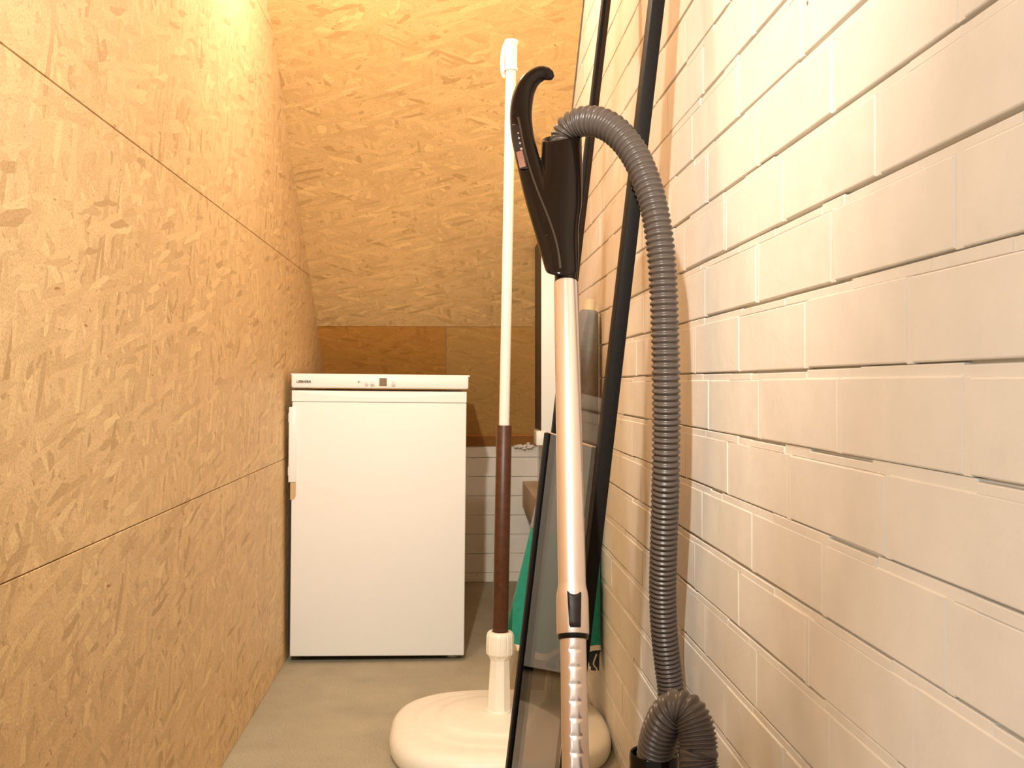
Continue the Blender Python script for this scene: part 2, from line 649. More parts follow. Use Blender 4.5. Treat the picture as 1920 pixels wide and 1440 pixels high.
# mortar crumbs smeared under the end of the batten
for k in range(16):
    c = at(rnd.uniform(968, 1000), rnd.uniform(831, 842), YB - 0.02)
    r = rnd.uniform(0.004, 0.009)
    t2 = bmesh.new()
    bmesh.ops.create_icosphere(t2, subdivisions=2, radius=r)
    for v in t2.verts:
        v.co *= 1 + 0.4 * mnoise.noise(v.co * 200 + Vector((k, 0, 0)))
        v.co = Vector((v.co.x * 1.5, v.co.y, v.co.z * 0.8)) + c
    merge(bm, t2)
struct(obj('wall_back', bm, M['paint'], smooth=False))

# masonry ledge along the foot of the brick wall at the back
bm = box((0.286, 3.52, 0.312), (XR - 0.001, YB - 0.002, 0.418), 0.004, 2)
struct(obj('trim_4', bm, M['ledge']))

# ------------------------------------------------------------------ freezer
YF = 3.0
fz = thing('freezer', 'small white undercounter freezer between the strand board wall and the parasol pole', 'freezer',
           (-0.226, 3.28, 0.0), (0, math.radians(0.55), 0))


def fx(px, Y=YF):
    return at(px, 720, Y).x


def fzz(py, Y=YF):
    return at(850, py, Y).z


xa, xb = fx(542.5), fx(870)
y_back = YF + 0.58
# local (unrotated) building coordinates: write through a matrix so that the small roll keeps the centre of the front in place
def fobj(name, bm, mat, parent, **kw):
    bm.transform(Matrix.Translation((0.226, -3.28, 0)))
    return obj(name, bm, mat, parent, local=True, **kw)


z_foot = 0.0
bm = box((xa + 0.003, YF + 0.045, 0.035), (xb - 0.004, y_back, fzz(733)), 0.006, 2)
body = fobj('body', bm, M['enamel'], fz)
bm = box((xa + 0.004, YF + 0.03, 0.012), (xb - 0.005, YF + 0.10, 0.036), 0.002, 1)
fobj('plinth', bm, M['dark_gap'], fz, label='black recessed plinth')
for sx, sy in ((xa + 0.045, YF + 0.06), (xb - 0.035, YF + 0.06), (xa + 0.045, y_back - 0.05), (xb - 0.035, y_back - 0.05)):
    bm = lathe((sx, sy, z_foot), (0, 0, 1), [(0.0155, 0), (0.017, 0.002), (0.017, 0.010), (0.012, 0.012), (0.006, 0.013), (0.006, 0.03)], 24)
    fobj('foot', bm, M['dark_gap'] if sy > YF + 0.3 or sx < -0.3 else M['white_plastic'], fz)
# lid with the control strip
zl0, zl1 = fzz(728.5), fzz(704)
LF = YF + 0.003
bm = box((xa - 0.003, LF, zl0), (fx(873.5), y_back + 0.005, zl1), 0.005, 3)
lid = fobj('lid', bm, M['white_plastic'], fz)
bm = box((xa - 0.005, LF + 0.006, zl1 - 0.002), (fx(876), y_back + 0.01, zl1 + 0.0035), 0.0016, 2)
fobj('worktop', bm, M['white_plastic'], lid)


def text_mesh(body_, size, x, y, z, mat, parent, name, extr=0.0003, bold=0.0, sx=1.0):
    cu = bpy.data.curves.new('lettering', 'FONT')
    cu.body = body_
    cu.size = size
    cu.extrude = extr
    cu.offset = bold
    cu.align_x = 'LEFT'
    ob = bpy.data.objects.new('lettering', cu)
    COL.objects.link(ob)
    dg = bpy.context.evaluated_depsgraph_get()
    bm = bmesh.new()
    bm.from_mesh(ob.evaluated_get(dg).to_mesh())
    bpy.data.objects.remove(ob)
    bm.transform(Matrix.Translation((x, y, z)) @ Matrix.Rotation(PI / 2, 4, 'X') @ Matrix.Diagonal((sx, 1, 1, 1)))
    return fobj(name, bm, mat, parent, smooth=False)


yl = LF - 0.0006
text_mesh('LIEBHERR', 0.0098, fx(550.5), yl, fzz(719.0), M['print_dark'], lid, 'maker_lettering', bold=0.00032, sx=1.02)
text_mesh('SF', 0.0060, fx(665.5), yl, fzz(718.0), M['print_dark'], lid, 'symbol', bold=0.0002)
text_mesh('\u2022', 0.008, fx(671.5), yl, fzz(718.5), M['print_grey'], lid, 'symbol')
for px in (682, 692.8, 732.5):
    bm = box((fx(px - 3.9), LF - 0.0038, fzz(720.7)), (fx(px + 3.9), LF + 0.001, fzz(712.6)), 0.0014, 2)
    bt = fobj('button', bm, M['white_plastic'], lid)
for px, s in ((682, '\u2013'), (692.8, '\u2022'), (732.5, '0')):
    text_mesh(s, 0.0075, fx(px - 1.5), LF - 0.0041, fzz(718.6), M['print_grey'], lid, 'symbol', extr=0.0002)
for px, w in ((682.2, 2.7), (693, 4.2), (732.5, 3.6)):
    bm = box((fx(px - w), LF - 0.0005, fzz(724.3)), (fx(px + w), LF + 0.0005, fzz(723.1)))
    fobj('caption_print', bm, M['print_grey'], lid, smooth=False)
bm = box((fx(706), LF - 0.0012, fzz(723.8)), (fx(720), LF + 0.001, fzz(709)), 0.0006, 1)
fobj('display_window', bm, M['display'], lid, label='small brown square display')

# door: handle rail with a scooped top edge, plain panel, hinge cover
zr0, zr1 = fzz(753.6), fzz(733.2)
bm = bmesh.new()
nx = 40
prof_rows = []
for i in range(nx + 1):
    f = i / nx
    x = xa + (xb - xa) * f
    scoop = max(0.0, 1 - abs(2 * f - 1) ** 2.2)
    dz = 0.0180 * scoop + 0.0012
    back = YF + 0.013 * scoop + 0.002
    prof_rows.append([Vector((x, YF + 0.045, zr0)), Vector((x, YF, zr0)), Vector((x, YF, zr1 - dz)),
                      Vector((x, YF + 0.0016, zr1 - dz + 0.0006)), Vector((x, back, zr1 - 0.0006)), Vector((x, back + 0.002, zr1)), Vector((x, YF + 0.045, zr1))])
rings(bm, prof_rows, True, True)
rail = fobj('handle_rail', bm, M['white_plastic'], fz, angle=30)
bm = box((xa + 0.0005, YF, fzz(1228)), (xb, YF + 0.044, fzz(754.4)), 0.0035, 3)
door = fobj('door', bm, M['enamel'], fz)
bm = box((fx(537.3), YF - 0.004, fzz(904)), (fx(552), YF + 0.02, fzz(764)), 0.0025, 3)
add_box(bm, (fx(535.5), YF + 0.004, fzz(793)), (fx(540), YF + 0.02, fzz(775)), 0.0015, 2)
add_box(bm, (fx(535.5), YF + 0.004, fzz(892)), (fx(540), YF + 0.02, fzz(876)), 0.0015, 2)
fobj('side_handle', bm, M['white_plastic'], door)
bm = bmesh.new()
pl = [(541.2, 904), (551.5, 904), (551.5, 930), (549, 935), (541.2, 937)]
rings(bm, [[Vector((fx(p), yy, fzz(q))) for p, q in pl] for yy in (YF - 0.0012, YF + 0.003)])
fobj('handle_socket', bm, M['tan_plastic'], door, smooth=False, label='tan handle socket')
bm = box((fx(538), YF + 0.012, 0.05), (xa + 0.0015, YF + 0.04, fzz(760)), 0.001, 1)  # black strip filling the gap along the door's left edge
fobj('side_gap_strip', bm, M['dark_gap'], door)

# ------------------------------------------------------------------ parasol stand and its pole
BX, BY = 0.105, 2.31
st = thing('parasol_stand', 'cream plastic parasol base with a domed square plate standing on the floor', 'parasol base', (BX, BY, 0))
RB = 0.248


def sq(n):
    return lambda t, h: (abs(math.cos(t)) ** n + abs(math.sin(t)) ** n) ** (-1.0 / n)


bm = bmesh.new()
prof = [(0.236, 0.0), (0.243, 0.004), (0.2475, 0.014), (0.248, 0.028), (0.2455, 0.040), (0.238, 0.0490), (0.226, 0.0545), (0.212, 0.0568)]
rl = []
seg = 128
shape_n = 2.75
for r, h in prof:
    rl.append([(t_, r, h) for t_ in range(seg)])
inner = [(0.200, 0.0580, 2.4), (0.190, 0.0586, 2.0), (0.1865, 0.0603, 2.0), (0.182, 0.0610, 2.0), (0.160, 0.0628, 2.0), (0.140, 0.0648, 2.0), (0.1365, 0.0675, 2.0),
         (0.132, 0.0688, 2.0), (0.10, 0.0712, 2.0), (0.06, 0.0735, 2.0), (0.036, 0.0745, 2.0), (0.02, 0.075, 2.0)]
pts = []
for r, h, n in [(r, h, shape_n) for r, h in prof] + inner:
    ring = []
    for k in range(seg):
        a = 2 * PI * k / seg
        q = (abs(math.cos(a)) ** n + abs(math.sin(a)) ** n) ** (-1.0 / n)
        rr = min(r * q, 0.2485 if n > 2.5 else r * q)
        x = math.cos(a) * r * q
        y = math.sin(a) * r * q
        ring.append(Vector((BX + x, BY + y, h)))
    pts.append(ring)
rings(bm, pts)
plate = obj('base_plate', bm, M['cream_plastic'], st, angle=35)

LEAN = Vector((0.0190, 0.0, 1.0))
PX0 = Vector((BX - 0.0015, BY, 0.0745))


def on_pole(z):
    return PX0 + LEAN * (z - PX0.z)


ax = LEAN.normalized()
oct_ = lambda t, h: 1.0 / max(abs(math.cos(((t + PI / 8) % (PI / 4)) - PI / 8)), 0.90)
bm = bmesh.new()
add_lathe(bm, on_pole(0.073), ax, [(0.0305, 0), (0.0305, 0.004), (0.029, 0.0065), (0.0265, 0.007)], 48)
add_lathe(bm, on_pole(0.076), ax, [(0.0262, 0.0), (0.0258, 0.004), (0.0215, 0.108), (0.0212, 0.116), (0.0240, 0.122), (0.0240, 0.127)], 48, shape=oct_)
neck = obj('neck', bm, M['cream_plastic'], st, angle=18)
knurl = lambda t, h: 1.0 + 0.0 * t - (0.035 if (t * 14 / (2 * PI)) % 1 < 0.12 else 0.0)
bm = bmesh.new()
zc = 0.202
add_lathe(bm, on_pole(zc), ax, [(0.0245, -0.004), (0.0275, 0.0), (0.0312, 0.004), (0.0318, 0.008), (0.0314, 0.042), (0.0300, 0.049), (0.027, 0.053), (0.0202, 0.054), (0.0195, 0.049), (0.0195, 0.01)], 140, shape=knurl, cap1=False)
obj('clamp_nut', bm, M['cream_plastic'], st, angle=30)

pp = thing('parasol_pole', 'tall two-part pole, white above brown, standing upright in the cream base', 'pole', tuple(on_pole(0.206)))
z_br = 0.726
bm = lathe(on_pole(0.206), ax, [(0.0172, 0), (0.0177, 0.001), (0.0177, z_br - 0.207), (0.0170, z_br - 0.206), (0.0128, z_br - 0.206), (0.0125, z_br - 0.216)], 40)
obj('lower_tube', bm, M['brown_tube'], pp, label='dark brown lower tube')
z_wt = 1.545
bm = lathe(on_pole(z_br - 0.03), ax, [(0.0118, 0), (0.0118, z_wt - z_br + 0.03)], 40)
obj('upper_tube', bm, M['white_tube'], pp, label='white upper tube')
bm = lathe(on_pole(1.535), ax, [(0.0128, -0.001), (0.0158, 0.0), (0.0162, 0.003), (0.0158, 0.006), (0.0140, 0.0075), (0.0136, 0.055), (0.0142, 0.060), (0.0158, 0.062),
                                (0.0162, 0.065), (0.0155, 0.069), (0.0115, 0.0705), (0.0105, 0.066), (0.0105, 0.03)], 40)
cl = obj('clamp_head', bm, M['white_plastic'], pp)
# the clip lever on its left
lev = []
for z_, o_, w_ in ((1.598, 0.0120, 0.004), (1.590, 0.0160, 0.0045), (1.575, 0.0185, 0.005), (1.555, 0.0200, 0.005), (1.535, 0.0195, 0.0045), (1.522, 0.0168, 0.0035), (1.518, 0.0145, 0.003)):
    p = on_pole(z_)
    lev.append((p.x - o_, p.y - 0.003, p.z, w_))
smp, _ = spline(lev, 24)
bm = bmesh.new()
sweep(bm, smp, lambda i, s: (0.0022, s[3]), 16)
obj('clip_lever', bm, M['white_plastic'], cl)

# ------------------------------------------------------------------ closed green parasol leaning on the brick wall
tip = at(1107, 561, 2.43)
hem_c = Vector((0.240, 2.43, 0.195))
axp = (tip - hem_c).normalized()
foot_p = hem_c - axp * ((hem_c.z - 0.0650) / axp.z)
gp = thing('closed_parasol', 'folded green parasol with a cream hem leaning on the brick wall behind the glass', 'parasol', tuple(foot_p))
LP = (tip - hem_c).length
bm = lathe(foot_p, axp, [(0.0085, 0), (0.0095, 0.002), (0.0095, (hem_c - foot_p).length + 0.3)], 24)
obj('pole', bm, M['pale_wood'], gp)
bm = lathe(hem_c, axp, [(0.0135, LP - 0.08), (0.0135, LP - 0.012), (0.012, LP - 0.004), (0.006, LP)], 24)
obj('tip', bm, M['pale_wood'], gp, label='pale pole tip')


def canopy_ring(f, extra=0.0, n=112, wob=1.0):
    """f 0 at the hem, 1 at the collar under the tip"""
    c = hem_c + axp * ((LP - 0.030) * f)
    f = min(f, 0.999)
    a, b = frame_from(axp)
    if f > 0.93:
        R = 0.031 - (f - 0.93) / 0.07 * 0.010
    else:
        R = 0.031 + 0.078 * (1 - f / 0.93) ** 1.25
    ring = []
    for k in range(n):
        t_ = 2 * PI * k / n
        amp = 0.13 * wob * (1 - f) ** 0.6 + 0.03
        pl_ = 1 + amp * math.cos(7 * t_ + 1.1 * math.sin(3 * f + 1)) + 0.05 * math.sin(3 * t_ + 4 * f) * (1 - f)
        p = c + (a * math.cos(t_) + b * math.sin(t_)) * (R * pl_ + extra)
        sag = 0.012 * (1 - f) ** 6 * math.cos(7 * t_ + 2.0)
        p = p + axp * sag
        if p.x > XR - 0.0075:
            p.x = XR - 0.0075
        ring.append(p)
    return ring


bm = bmesh.new()
rings(bm, [canopy_ring(i / 60) for i in range(61)], False, True)
obj('canopy', bm, M['green'], gp, angle=60)
bm = bmesh.new()
rings(bm, [canopy_ring(0.34, 0.001), canopy_ring(0.345, 0.003)] + [canopy_ring(0.35 + 0.64 * i / 40, 0.003, wob=0.8) for i in range(41)] + [canopy_ring(1.0, 0.001), canopy_ring(1.004, -0.004)], False, True)
obj('storage_sleeve', bm, M['sleeve'], gp, angle=60, label='grey storage sleeve')
bm = bmesh.new()
rings(bm, [canopy_ring(0.0, 0.0), canopy_ring(-0.004, 0.0012), canopy_ring(0.0, 0.0016), canopy_ring(0.010, 0.0016), canopy_ring(0.012, 0.0)], False, False)
obj('hem_binding', bm, M['hem'], gp, angle=60, label='cream hem binding')
# bunched dark lining and straps showing under the hem
rr = random.Random(5)
bm = bmesh.new()
a_, b_ = frame_from(axp)
for k in range(12):
    c0 = at(1040 + 8.3 * k + rr.uniform(-4, 4), 1226, 2.385 + rr.uniform(-0.015, 0.03))
    P_ = [c0 + axp * 0.03]
    for j in range(4):
        P_.append(P_[-1] - axp * rr.uniform(0.012, 0.020) + Vector((rr.uniform(-.012, .010), rr.uniform(-.006, .012), 0)))
    for p in P_:
        p.x = min(p.x, XR - 0.019)
    smp, _ = spline([tuple(p) for p in P_], 16)
    sweep(bm, smp, lambda i, s: (0.003, 0.010), 12)
obj('lining', bm, M['lining'], gp, label='dark lining bunched under the hem')
for k in range(5):
    bm = bmesh.new()
    c0 = at(1050 + 17 * k, 1236, 2.362)
    smp, _ = spline([tuple(c0 + axp * 0.012), tuple(c0 - axp * 0.010 + Vector((-.006, -.003, 0))), tuple(c0 - axp * 0.022 + Vector((.004, -.004, 0))), tuple(c0 - axp * 0.034 + Vector((0.014, -.003, 0)))], 14)
    smp = [(min(s[0], XR - 0.02), s[1], s[2]) for s in smp]
    sweep(bm, smp, lambda i, s: (0.006, 0.0015), 10)
    obj('tie_strap', bm, M['hem'], gp, label='cream tie strap')

# ------------------------------------------------------------------ glass screens leaning on the brick wall
BL = Vector((0.109, 1.929, 0.0))
BR = Vector((0.134, 1.4615, 0.0))
e1 = BR - BL
W = e1.length
e1n = e1.normalized()
lx = 0.1178
up = Vector((lx, lx * e1n.x / -e1n.y, 1.0)).normalized()
nl = up.cross(e1n).normalized()
if nl.x > 0:
    nl = -nl                        # towards the left wall
H = 1.75
sc = thing('shower_screen', 'tall framed glass screen with black edge profiles leaning on the brick wall', 'glass screen', tuple(BL))


def pan(u, v, d):
    return BL + e1n * u + up * v + nl * d


def pbox(u0, u1, v0, v1, d0, d1, bevel=0.0):
    bm = bmesh.new()
    t_ = bmesh.new()
    bmesh.ops.create_cube(t_, size=1)
    for v in t_.verts:
        v.co = Vector((u0 + (v.co.x + .5) * (u1 - u0), v0 + (v.co.y + .5) * (v1 - v0), d0 + (v.co.z + .5) * (d1 - d0)))
    if bevel:
        bmesh.ops.bevel(t_, geom=t_.edges[:], offset=bevel, segments=2, profile=0.5, affect='EDGES')
    for v in t_.verts:
        v.co = pan(*v.co)
    merge(bm, t_)
    return bm


obj('pane', pbox(0.012, W - 0.012, 0.012, H - 0.012, -0.003, 0.003), M['glass_clear'], sc, smooth=False)
obj('edge_profile', pbox(-0.012, 0.012, 0.0, H, -0.009, 0.0065, 0.0015), M['black_alu'], sc)
obj('edge_profile', pbox(W - 0.016, W + 0.016, 0.0, H, -0.010, 0.009, 0.0015), M['black_alu'], sc)
obj('bottom_profile', pbox(0.012, W - 0.016, 0.0, 0.016, -0.009, 0.0065, 0.0015), M['black_alu'], sc)
obj('top_profile', pbox(0.012, W - 0.016, H - 0.02, H, -0.009, 0.0065, 0.0015), M['black_alu'], sc)

# a shorter loose pane leaning in front of it
HB = 0.73
pb = thing('loose_glass_pane', 'shorter loose grey glass pane leaning against the tall framed screen', 'glass pane', tuple(pan(0, 0, 0.012)))
obj('edge_profile', pbox(-0.013, 0.0125, 0.0, HB - 0.0005, 0.0070, 0.0190, 0.001), M['black_alu'], pb, label='black edge profile')
obj('pane', pbox(0.0115, W - 0.020, 0.0015, HB, 0.0085, 0.0145), M['glass_grey'], pb, smooth=False)
obj('polished_edge', pbox(-0.013, W - 0.020, HB, HB + 0.0016, 0.0085, 0.0145, 0.0004), M['grey_edge'], pb, label='pale polished top edge')
obj('polished_edge', pbox(-0.0146, -0.013, 0.0015, HB, 0.0085, 0.0180, 0.0004), M['grey_edge'], pb)

# ------------------------------------------------------------------ white wall cabinet in the far corner
cx0 = at(1015, 600, 3.167).x
wc = thing('wall_cabinet', 'narrow white cabinet with a dark side hung on the brick wall in the far corner', 'cabinet', (XR, 3.29, 0.62))
YC0, YC1 = 3.167, 3.42
ctop, cbot = 1.284, at(1015, 809, YC0).z
obj('body', box((cx0 + 0.002, YC0 + 0.004, cbot), (XR - 0.002, YC1, ctop), 0.002, 2), M['cab_white'], wc)
obj('front_panel', box((cx0, YC0, cbot - 0.002), (XR - 0.003, YC0 + 0.006, ctop), 0.0012, 2), M['cab_white'], wc)
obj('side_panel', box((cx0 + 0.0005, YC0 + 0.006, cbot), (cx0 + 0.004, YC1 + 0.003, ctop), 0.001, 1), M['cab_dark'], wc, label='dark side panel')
obj('bottom_bracket', box((at(1005.5, 820, YC0).x, YC0 - 0.002, at(1015, 835, YC0).z), (at(1024, 820, YC0).x, YC0 + 0.10, cbot + 0.001), 0.0015, 2), M['cab_white'], wc)

# ------------------------------------------------------------------ vacuum cleaner
def wand_at(px, py):
    """centre of the wand at a picture height: it leans away from the camera towards the top"""
    D = 1.40
    for _ in range(12):
        z = at(px, py, D).z
        D = 1.40 + (z - 0.953) * 0.40
    return at(px, py, D)


vc = thing('vacuum_cleaner', 'upended vacuum cleaner with upright silver wand and looping grey hose beside the brick wall', 'vacuum cleaner', (0.19, 1.1, 0))

w_top = wand_at(1061.5, 520)
w_bot = wand_at(1078.5, 1400)
wax = (w_bot - w_top).normalized()


def wpt(py, px=None):
    """point on the straight wand axis at picture height py"""
    lo, hi = -0.5, 2.0
    for _ in range(50):
        m = (lo + hi) / 2
        p = w_top + wax * m
        y_ = 720 - F_PX * (p.z - CAM_H) / (p.y * math.cos(YAW) + p.x * math.sin(YAW))
        if y_ < py:
            lo = m
        else:
            hi = m
    return w_top + wax * lo, lo


def wl(py):
    return wpt(py)[1]


# upper tube with its flared socket
prof = [(0.0160, wl(531)), (0.0168, wl(531) + 0.0004), (0.0170, wl(535)), (0.0172, wl(1095)), (0.0178, wl(1102)), (0.0192, wl(1112)), (0.0198, wl(1122)), (0.0198, wl(1184)),
        (0.0194, wl(1190)), (0.0165, wl(1191))]
bm = lathe(w_top, wax, prof, 64)
ut = obj('upper_tube', bm, M['alu'], vc, angle=50, label='satin silver tube')
bm = lathe(w_top, wax, [(0.0172, wl(1189)), (0.0186, wl(1190.5)), (0.0186, wl(1197)), (0.0176, wl(1199)), (0.0158, wl(1199.5))], 64)
obj('collar_ring', bm, M['vac_black'], vc)
# release slider set in the socket
f_dir = (Vector((0.02, -1, 0.0)) - wax * Vector((0.02, -1, 0.0)).dot(wax)).normalized()
s_dir = wax.cross(f_dir).normalized()
if s_dir.x < 0:
    s_dir = -s_dir
bm = bmesh.new()
rows = []
npx = 13
for i in range(npx):
    f = i / (npx - 1) * 2 - 1
    col_ = []
    for j in range(12):
        g = j / 11
        top_y = 1109 + 9.0 * (1 - f * f)
        yy = top_y + (1182 - top_y) * g
        half = (0.0098 - 0.0024 * ((yy - 1108) / 74)) * (0.97 if 0 < j < 11 else 0.93)
        x_ = f * half
        R = 0.0199 if yy > 1120 else 0.0199 - 0.0009 * (1120 - yy) / 11
        lift = 0.0016 if (abs(f) < 0.99 and 0 < j < 11) else -0.0006
        if 0 < j < 4 and abs(f) < 0.9:
            lift = 0.0010
        d_ = math.sqrt(max(1e-9, R * R - x_ * x_)) + lift
        col_.append(w_top + wax * wl(yy) + s_dir * x_ + f_dir * d_)
    rows.append(col_)
vs = [[bm.verts.new(p) for p in r] for r in rows]
for i in range(npx - 1):
    for j in range(11):
        bm.faces.new((vs[i][j], vs[i + 1][j], vs[i + 1][j + 1], vs[i][j + 1]))
ext = bmesh.ops.extrude_face_region(bm, geom=bm.faces[:])
for v in [g for g in ext['geom'] if isinstance(g, bmesh.types.BMVert)]:
    v.co -= f_dir * 0.004
obj('release_slider', bm, M['vac_matt'], ut, angle=45, label='dark release slider')

# lower tube with its row of pressed stops
l0 = wl(1196)
l_floor = (w_top.z - 0.06) / -wax.z
dents = []
yy = 1221.0
while yy < 1480:
    dents.append(wl(yy))
    yy += 32.0
step = dents[1] - dents[0]
while dents[-1] + step < l_floor - 0.12:
    dents.append(dents[-1] + step)
seg = 72
nl_rows = []
h = l0
while h < l_floor:
    near = min(abs(h - d) for d in dents)
    nl_rows.append(h)
    h += 0.0007 if near < 0.006 else 0.003
bm = bmesh.new()
rl = []
for h in nl_rows:
    ring = []
    dn = min(dents, key=lambda d: abs(h - d))
    for k in range(seg):
        a = 2 * PI * k / seg
        fx_ = math.sin(a)
        fd = math.cos(a)
        R = 0.0158
        if fd > 0:
            x_ = fx_ * R
            wdt = 0.0078
            if abs(x_) < wdt:
                lens = 0.0030 * math.sqrt(max(0, 1 - (x_ / wdt) ** 2)) + 0.0007
                q = (h - dn) / lens
                if abs(q) < 1.6:
                    R -= 0.0009 * math.exp(-q * q * 1.6) * (1 - (x_ / wdt) ** 4)
        ring.append(w_top + wax * h + s_dir * (fx_ * R) + f_dir * (fd * R))
    rl.append(ring)
rings(bm, rl)
obj('lower_tube', bm, M['alu'], vc, angle=70, label='silver tube with a row of pressed stops')
# floor head the wand stands on
fb_ = w_top + wax * l_floor
bm = box((fb_.x - 0.13, fb_.y - 0.05, 0.003), (fb_.x + 0.02, fb_.y + 0.05, 0.035), 0.012, 4)
add_lathe(bm, fb_ + wax * 0.03, -wax, [(0.019, 0), (0.020, 0.01), (0.019, 0.10), (0.016, 0.102)], 32)
obj('floor_head', bm, M['vac_matt'], vc)

# handle: neck, body, hose cuff and curved grip, grown together
hax = -wax


def hp(px, py, off=0.0):
    """a point of the handle; it keeps the lean of the wand"""
    p = wand_at(px, py)
    p.y += off
    return p


bm = lathe(w_top, wax, [(0.0140, wl(495)), (0.0160, wl(496)), (0.0160, wl(529)), (0.0168, wl(529.5)), (0.0168, wl(531.5)), (0.013, wl(532))], 48)
obj('neck', bm, M['vac_black'], vc)

pxm = 1900 / 1.42                   # pixels per metre about the handle
bm = bmesh.new()


def hring(px, py, wpx, depth, n=40, off=0.0, tilt=0.0, e=2.3):
    c = hp(px, py, off)
    r = wpx / 2 / (F_PX / c.y)
    ring = []
    side = Vector((1, 0, 0))
    back = Vector((0, 1, 0.40)).normalized()
    for k in range(n):
        a = 2 * PI * k / n
        ca, sa = math.cos(a), math.sin(a)
        x_ = math.copysign(abs(ca) ** (2 / e), ca) * r
        y_ = math.copysign(abs(sa) ** (2 / e), sa) * depth
        ring.append(c + side * x_ + back * y_ + hax * (tilt * x_))
    return ring


# body from the collar up to the cuff mouth (solid below, a cup above)
body_rows = [(1053.5, 511, 40, .016), (1053, 509, 60, .0225), (1053.5, 503, 65, .0245), (1052.5, 480, 66, .0245), (1049, 455, 72, .0245), (1046, 430, 78, .0245), (1046, 408, 82, .0245), (1045, 385, 92, .025),
             (1046, 365, 92, .0255), (1050, 340, 84, .026), (1053, 315, 78, .027), (1053, 290, 77, .0275)]
rl = [hring(a, b, c, d) for a, b, c, d in body_rows]
rl.append(hring(1053, 258, 76, .0278, tilt=0.24))
rl.append(hring(1053, 255, 74, .0272, tilt=0.24))
rl.append(hring(1053, 257, 67, .0250, tilt=0.24))
rl.append(hring(1053, 275, 65, .0245))
rl.append(hring(1053, 310, 62, .0240))
rl.append(hring(1053, 325, 30, .0120))
rings(bm, rl)
# grip: from the body's left flank up to the hooked end
grip = [(1044, 500, 46, .0200), (1035, 460, 50, .0205), (1025, 425, 50, .0205), (1013, 385, 50, .0205), (1003, 350, 48, .0200), (994, 315, 46, .0190), (986, 283, 44, .0180), (980, 255, 43, .0175), (977, 225, 42, .0170),
        (978, 197, 41.5, .0168), (984, 171, 39, .0162), (995, 151, 35, .0155), (1009, 140, 31, .0148), (1021, 138.5, 29, .0138), (1027, 142, 27, .0125), (1029, 146, 22, .0105), (1029.5, 150, 12, .0065)]
samples = []
for px, py, wpx, dep in grip:
    p = hp(px, py)
    samples.append((p.x, p.y, p.z, wpx / 2 / (F_PX / p.y), dep))
smp, _ = spline(samples, 90)
g = bmesh.new()
pts_ = [Vector(s[:3]) for s in smp]
back = Vector((0, 1, 0.40)).normalized()
rl = []
for i, s in enumerate(smp):
    tg = (pts_[min(i + 1, 89)] - pts_[max(i - 1, 0)])
    tg = (tg - back * tg.dot(back)).normalized()
    sd = back.cross(tg).normalized()
    ring = []
    for k in range(40):
        a = 2 * PI * k / 40
        ca, sa = math.cos(a), math.sin(a)
        e = 2.5
        ring.append(pts_[i] + sd * (math.copysign(abs(ca) ** (2 / e), ca) * s[3]) + back * (math.copysign(abs(sa) ** (2 / e), sa) * s[4]))
    rl.append(ring)
rings(g, rl)
merge(bm, g)
bmesh.ops.recalc_face_normals(bm, faces=bm.faces[:])


def remesh(o):
    m_ = o.modifiers.new('r', 'REMESH')
    m_.mode = 'VOXEL'
    m_.voxel_size = 0.0011
    s_ = o.modifiers.new('s', 'SMOOTH')
    s_.factor = 0.5
    s_.iterations = 6


bm = evaluated(bm, remesh)
handle = obj('handle', bm, M['vac_black'], vc, angle=80, label='glossy brown-black handle with a hooked grip')


def grip_front(px, py, dep):
    p = hp(px, py)
    return p - back * dep


def strip(pl, dep0, dep1, name, mat, parent, label=None):
    bm = bmesh.new()
    f_ = [grip_front(a, b, d) for a, b, d in [(q[0], q[1], q[2] + dep1) for q in pl]]
    b_ = [grip_front(a, b, d) for a, b, d in [(q[0], q[1], q[2] + dep0) for q in pl]]
    rings(bm, [b_, f_])
    bmesh.ops.bevel(bm, geom=[e for e in bm.edges], offset=0.0003, segments=1, affect='EDGES')
    return obj(name, bm, mat, parent, label=label)


# control strip set into the grip, four buttons and a copper label below them
strip([(959.5, 232, .0138), (965, 229, .0155), (972, 234, .0166), (978, 262, .0172), (984, 292, .0178), (988, 312, .0184), (974, 313, .0160), (966, 285, .0148), (960.5, 255, .0140)], -0.004, 0.0012,
      'control_strip', M['vac_matt'], handle)
for px, py, s in ((970.3, 246.5, 1.7), (971.8, 256, 2.0), (973.7, 265.3, 2.2), (976.2, 276, 2.6)):
    c = grip_front(px, py, .0176)
    bm = lathe(c + back * 0.003, -back, [(s / pxm * 1.0, 0), (s / pxm, 0.0034), (s / pxm * 0.7, 0.0042)], 20)
    obj('button', bm, M['chrome_dot'], handle)
strip([(966.5, 282, .0160), (977.5, 278, .0174), (984.5, 307, .0182), (973, 311.5, .0166)], -0.002, 0.0022, 'label_plate', M['copper_label'], handle, label='small copper-coloured label')
# screw recesses
for px, py, d in ((1023.5, 437.5, .0205), (961.5, 213.5, .0140)):
    c = grip_front(px, py, d)
    bm = lathe(c + back * 0.002, -back, [(0.0022, 0), (0.0024, 0.002), (0.0019, 0.0024), (0.0012, 0.0014)], 18)
    obj('screw', bm, M['vac_matt'], handle)
# the trim line that runs along the grip and down over the body
line = [(970, 217, .0166), (974, 235, .0172), (979, 262, .0176), (986, 292, .0180), (995, 322, .0188), (1005, 350, .0200), (1015, 375, .0208), (1025, 400, .0212), (1034, 425, .0222), (1041, 450, .0236), (1045, 472, .0243), (1047.5, 494, .0246)]
smp, _ = spline([tuple(grip_front(a, b, d + 0.0006)) for a, b, d in line], 70)
bm = bmesh.new()
sweep(bm, smp, lambda i, s: (0.0021 * math.sin(PI * (i + 2) / 73) ** 0.5, 0.0016), 12)
obj('trim_line', bm, M['vac_trim'], handle)

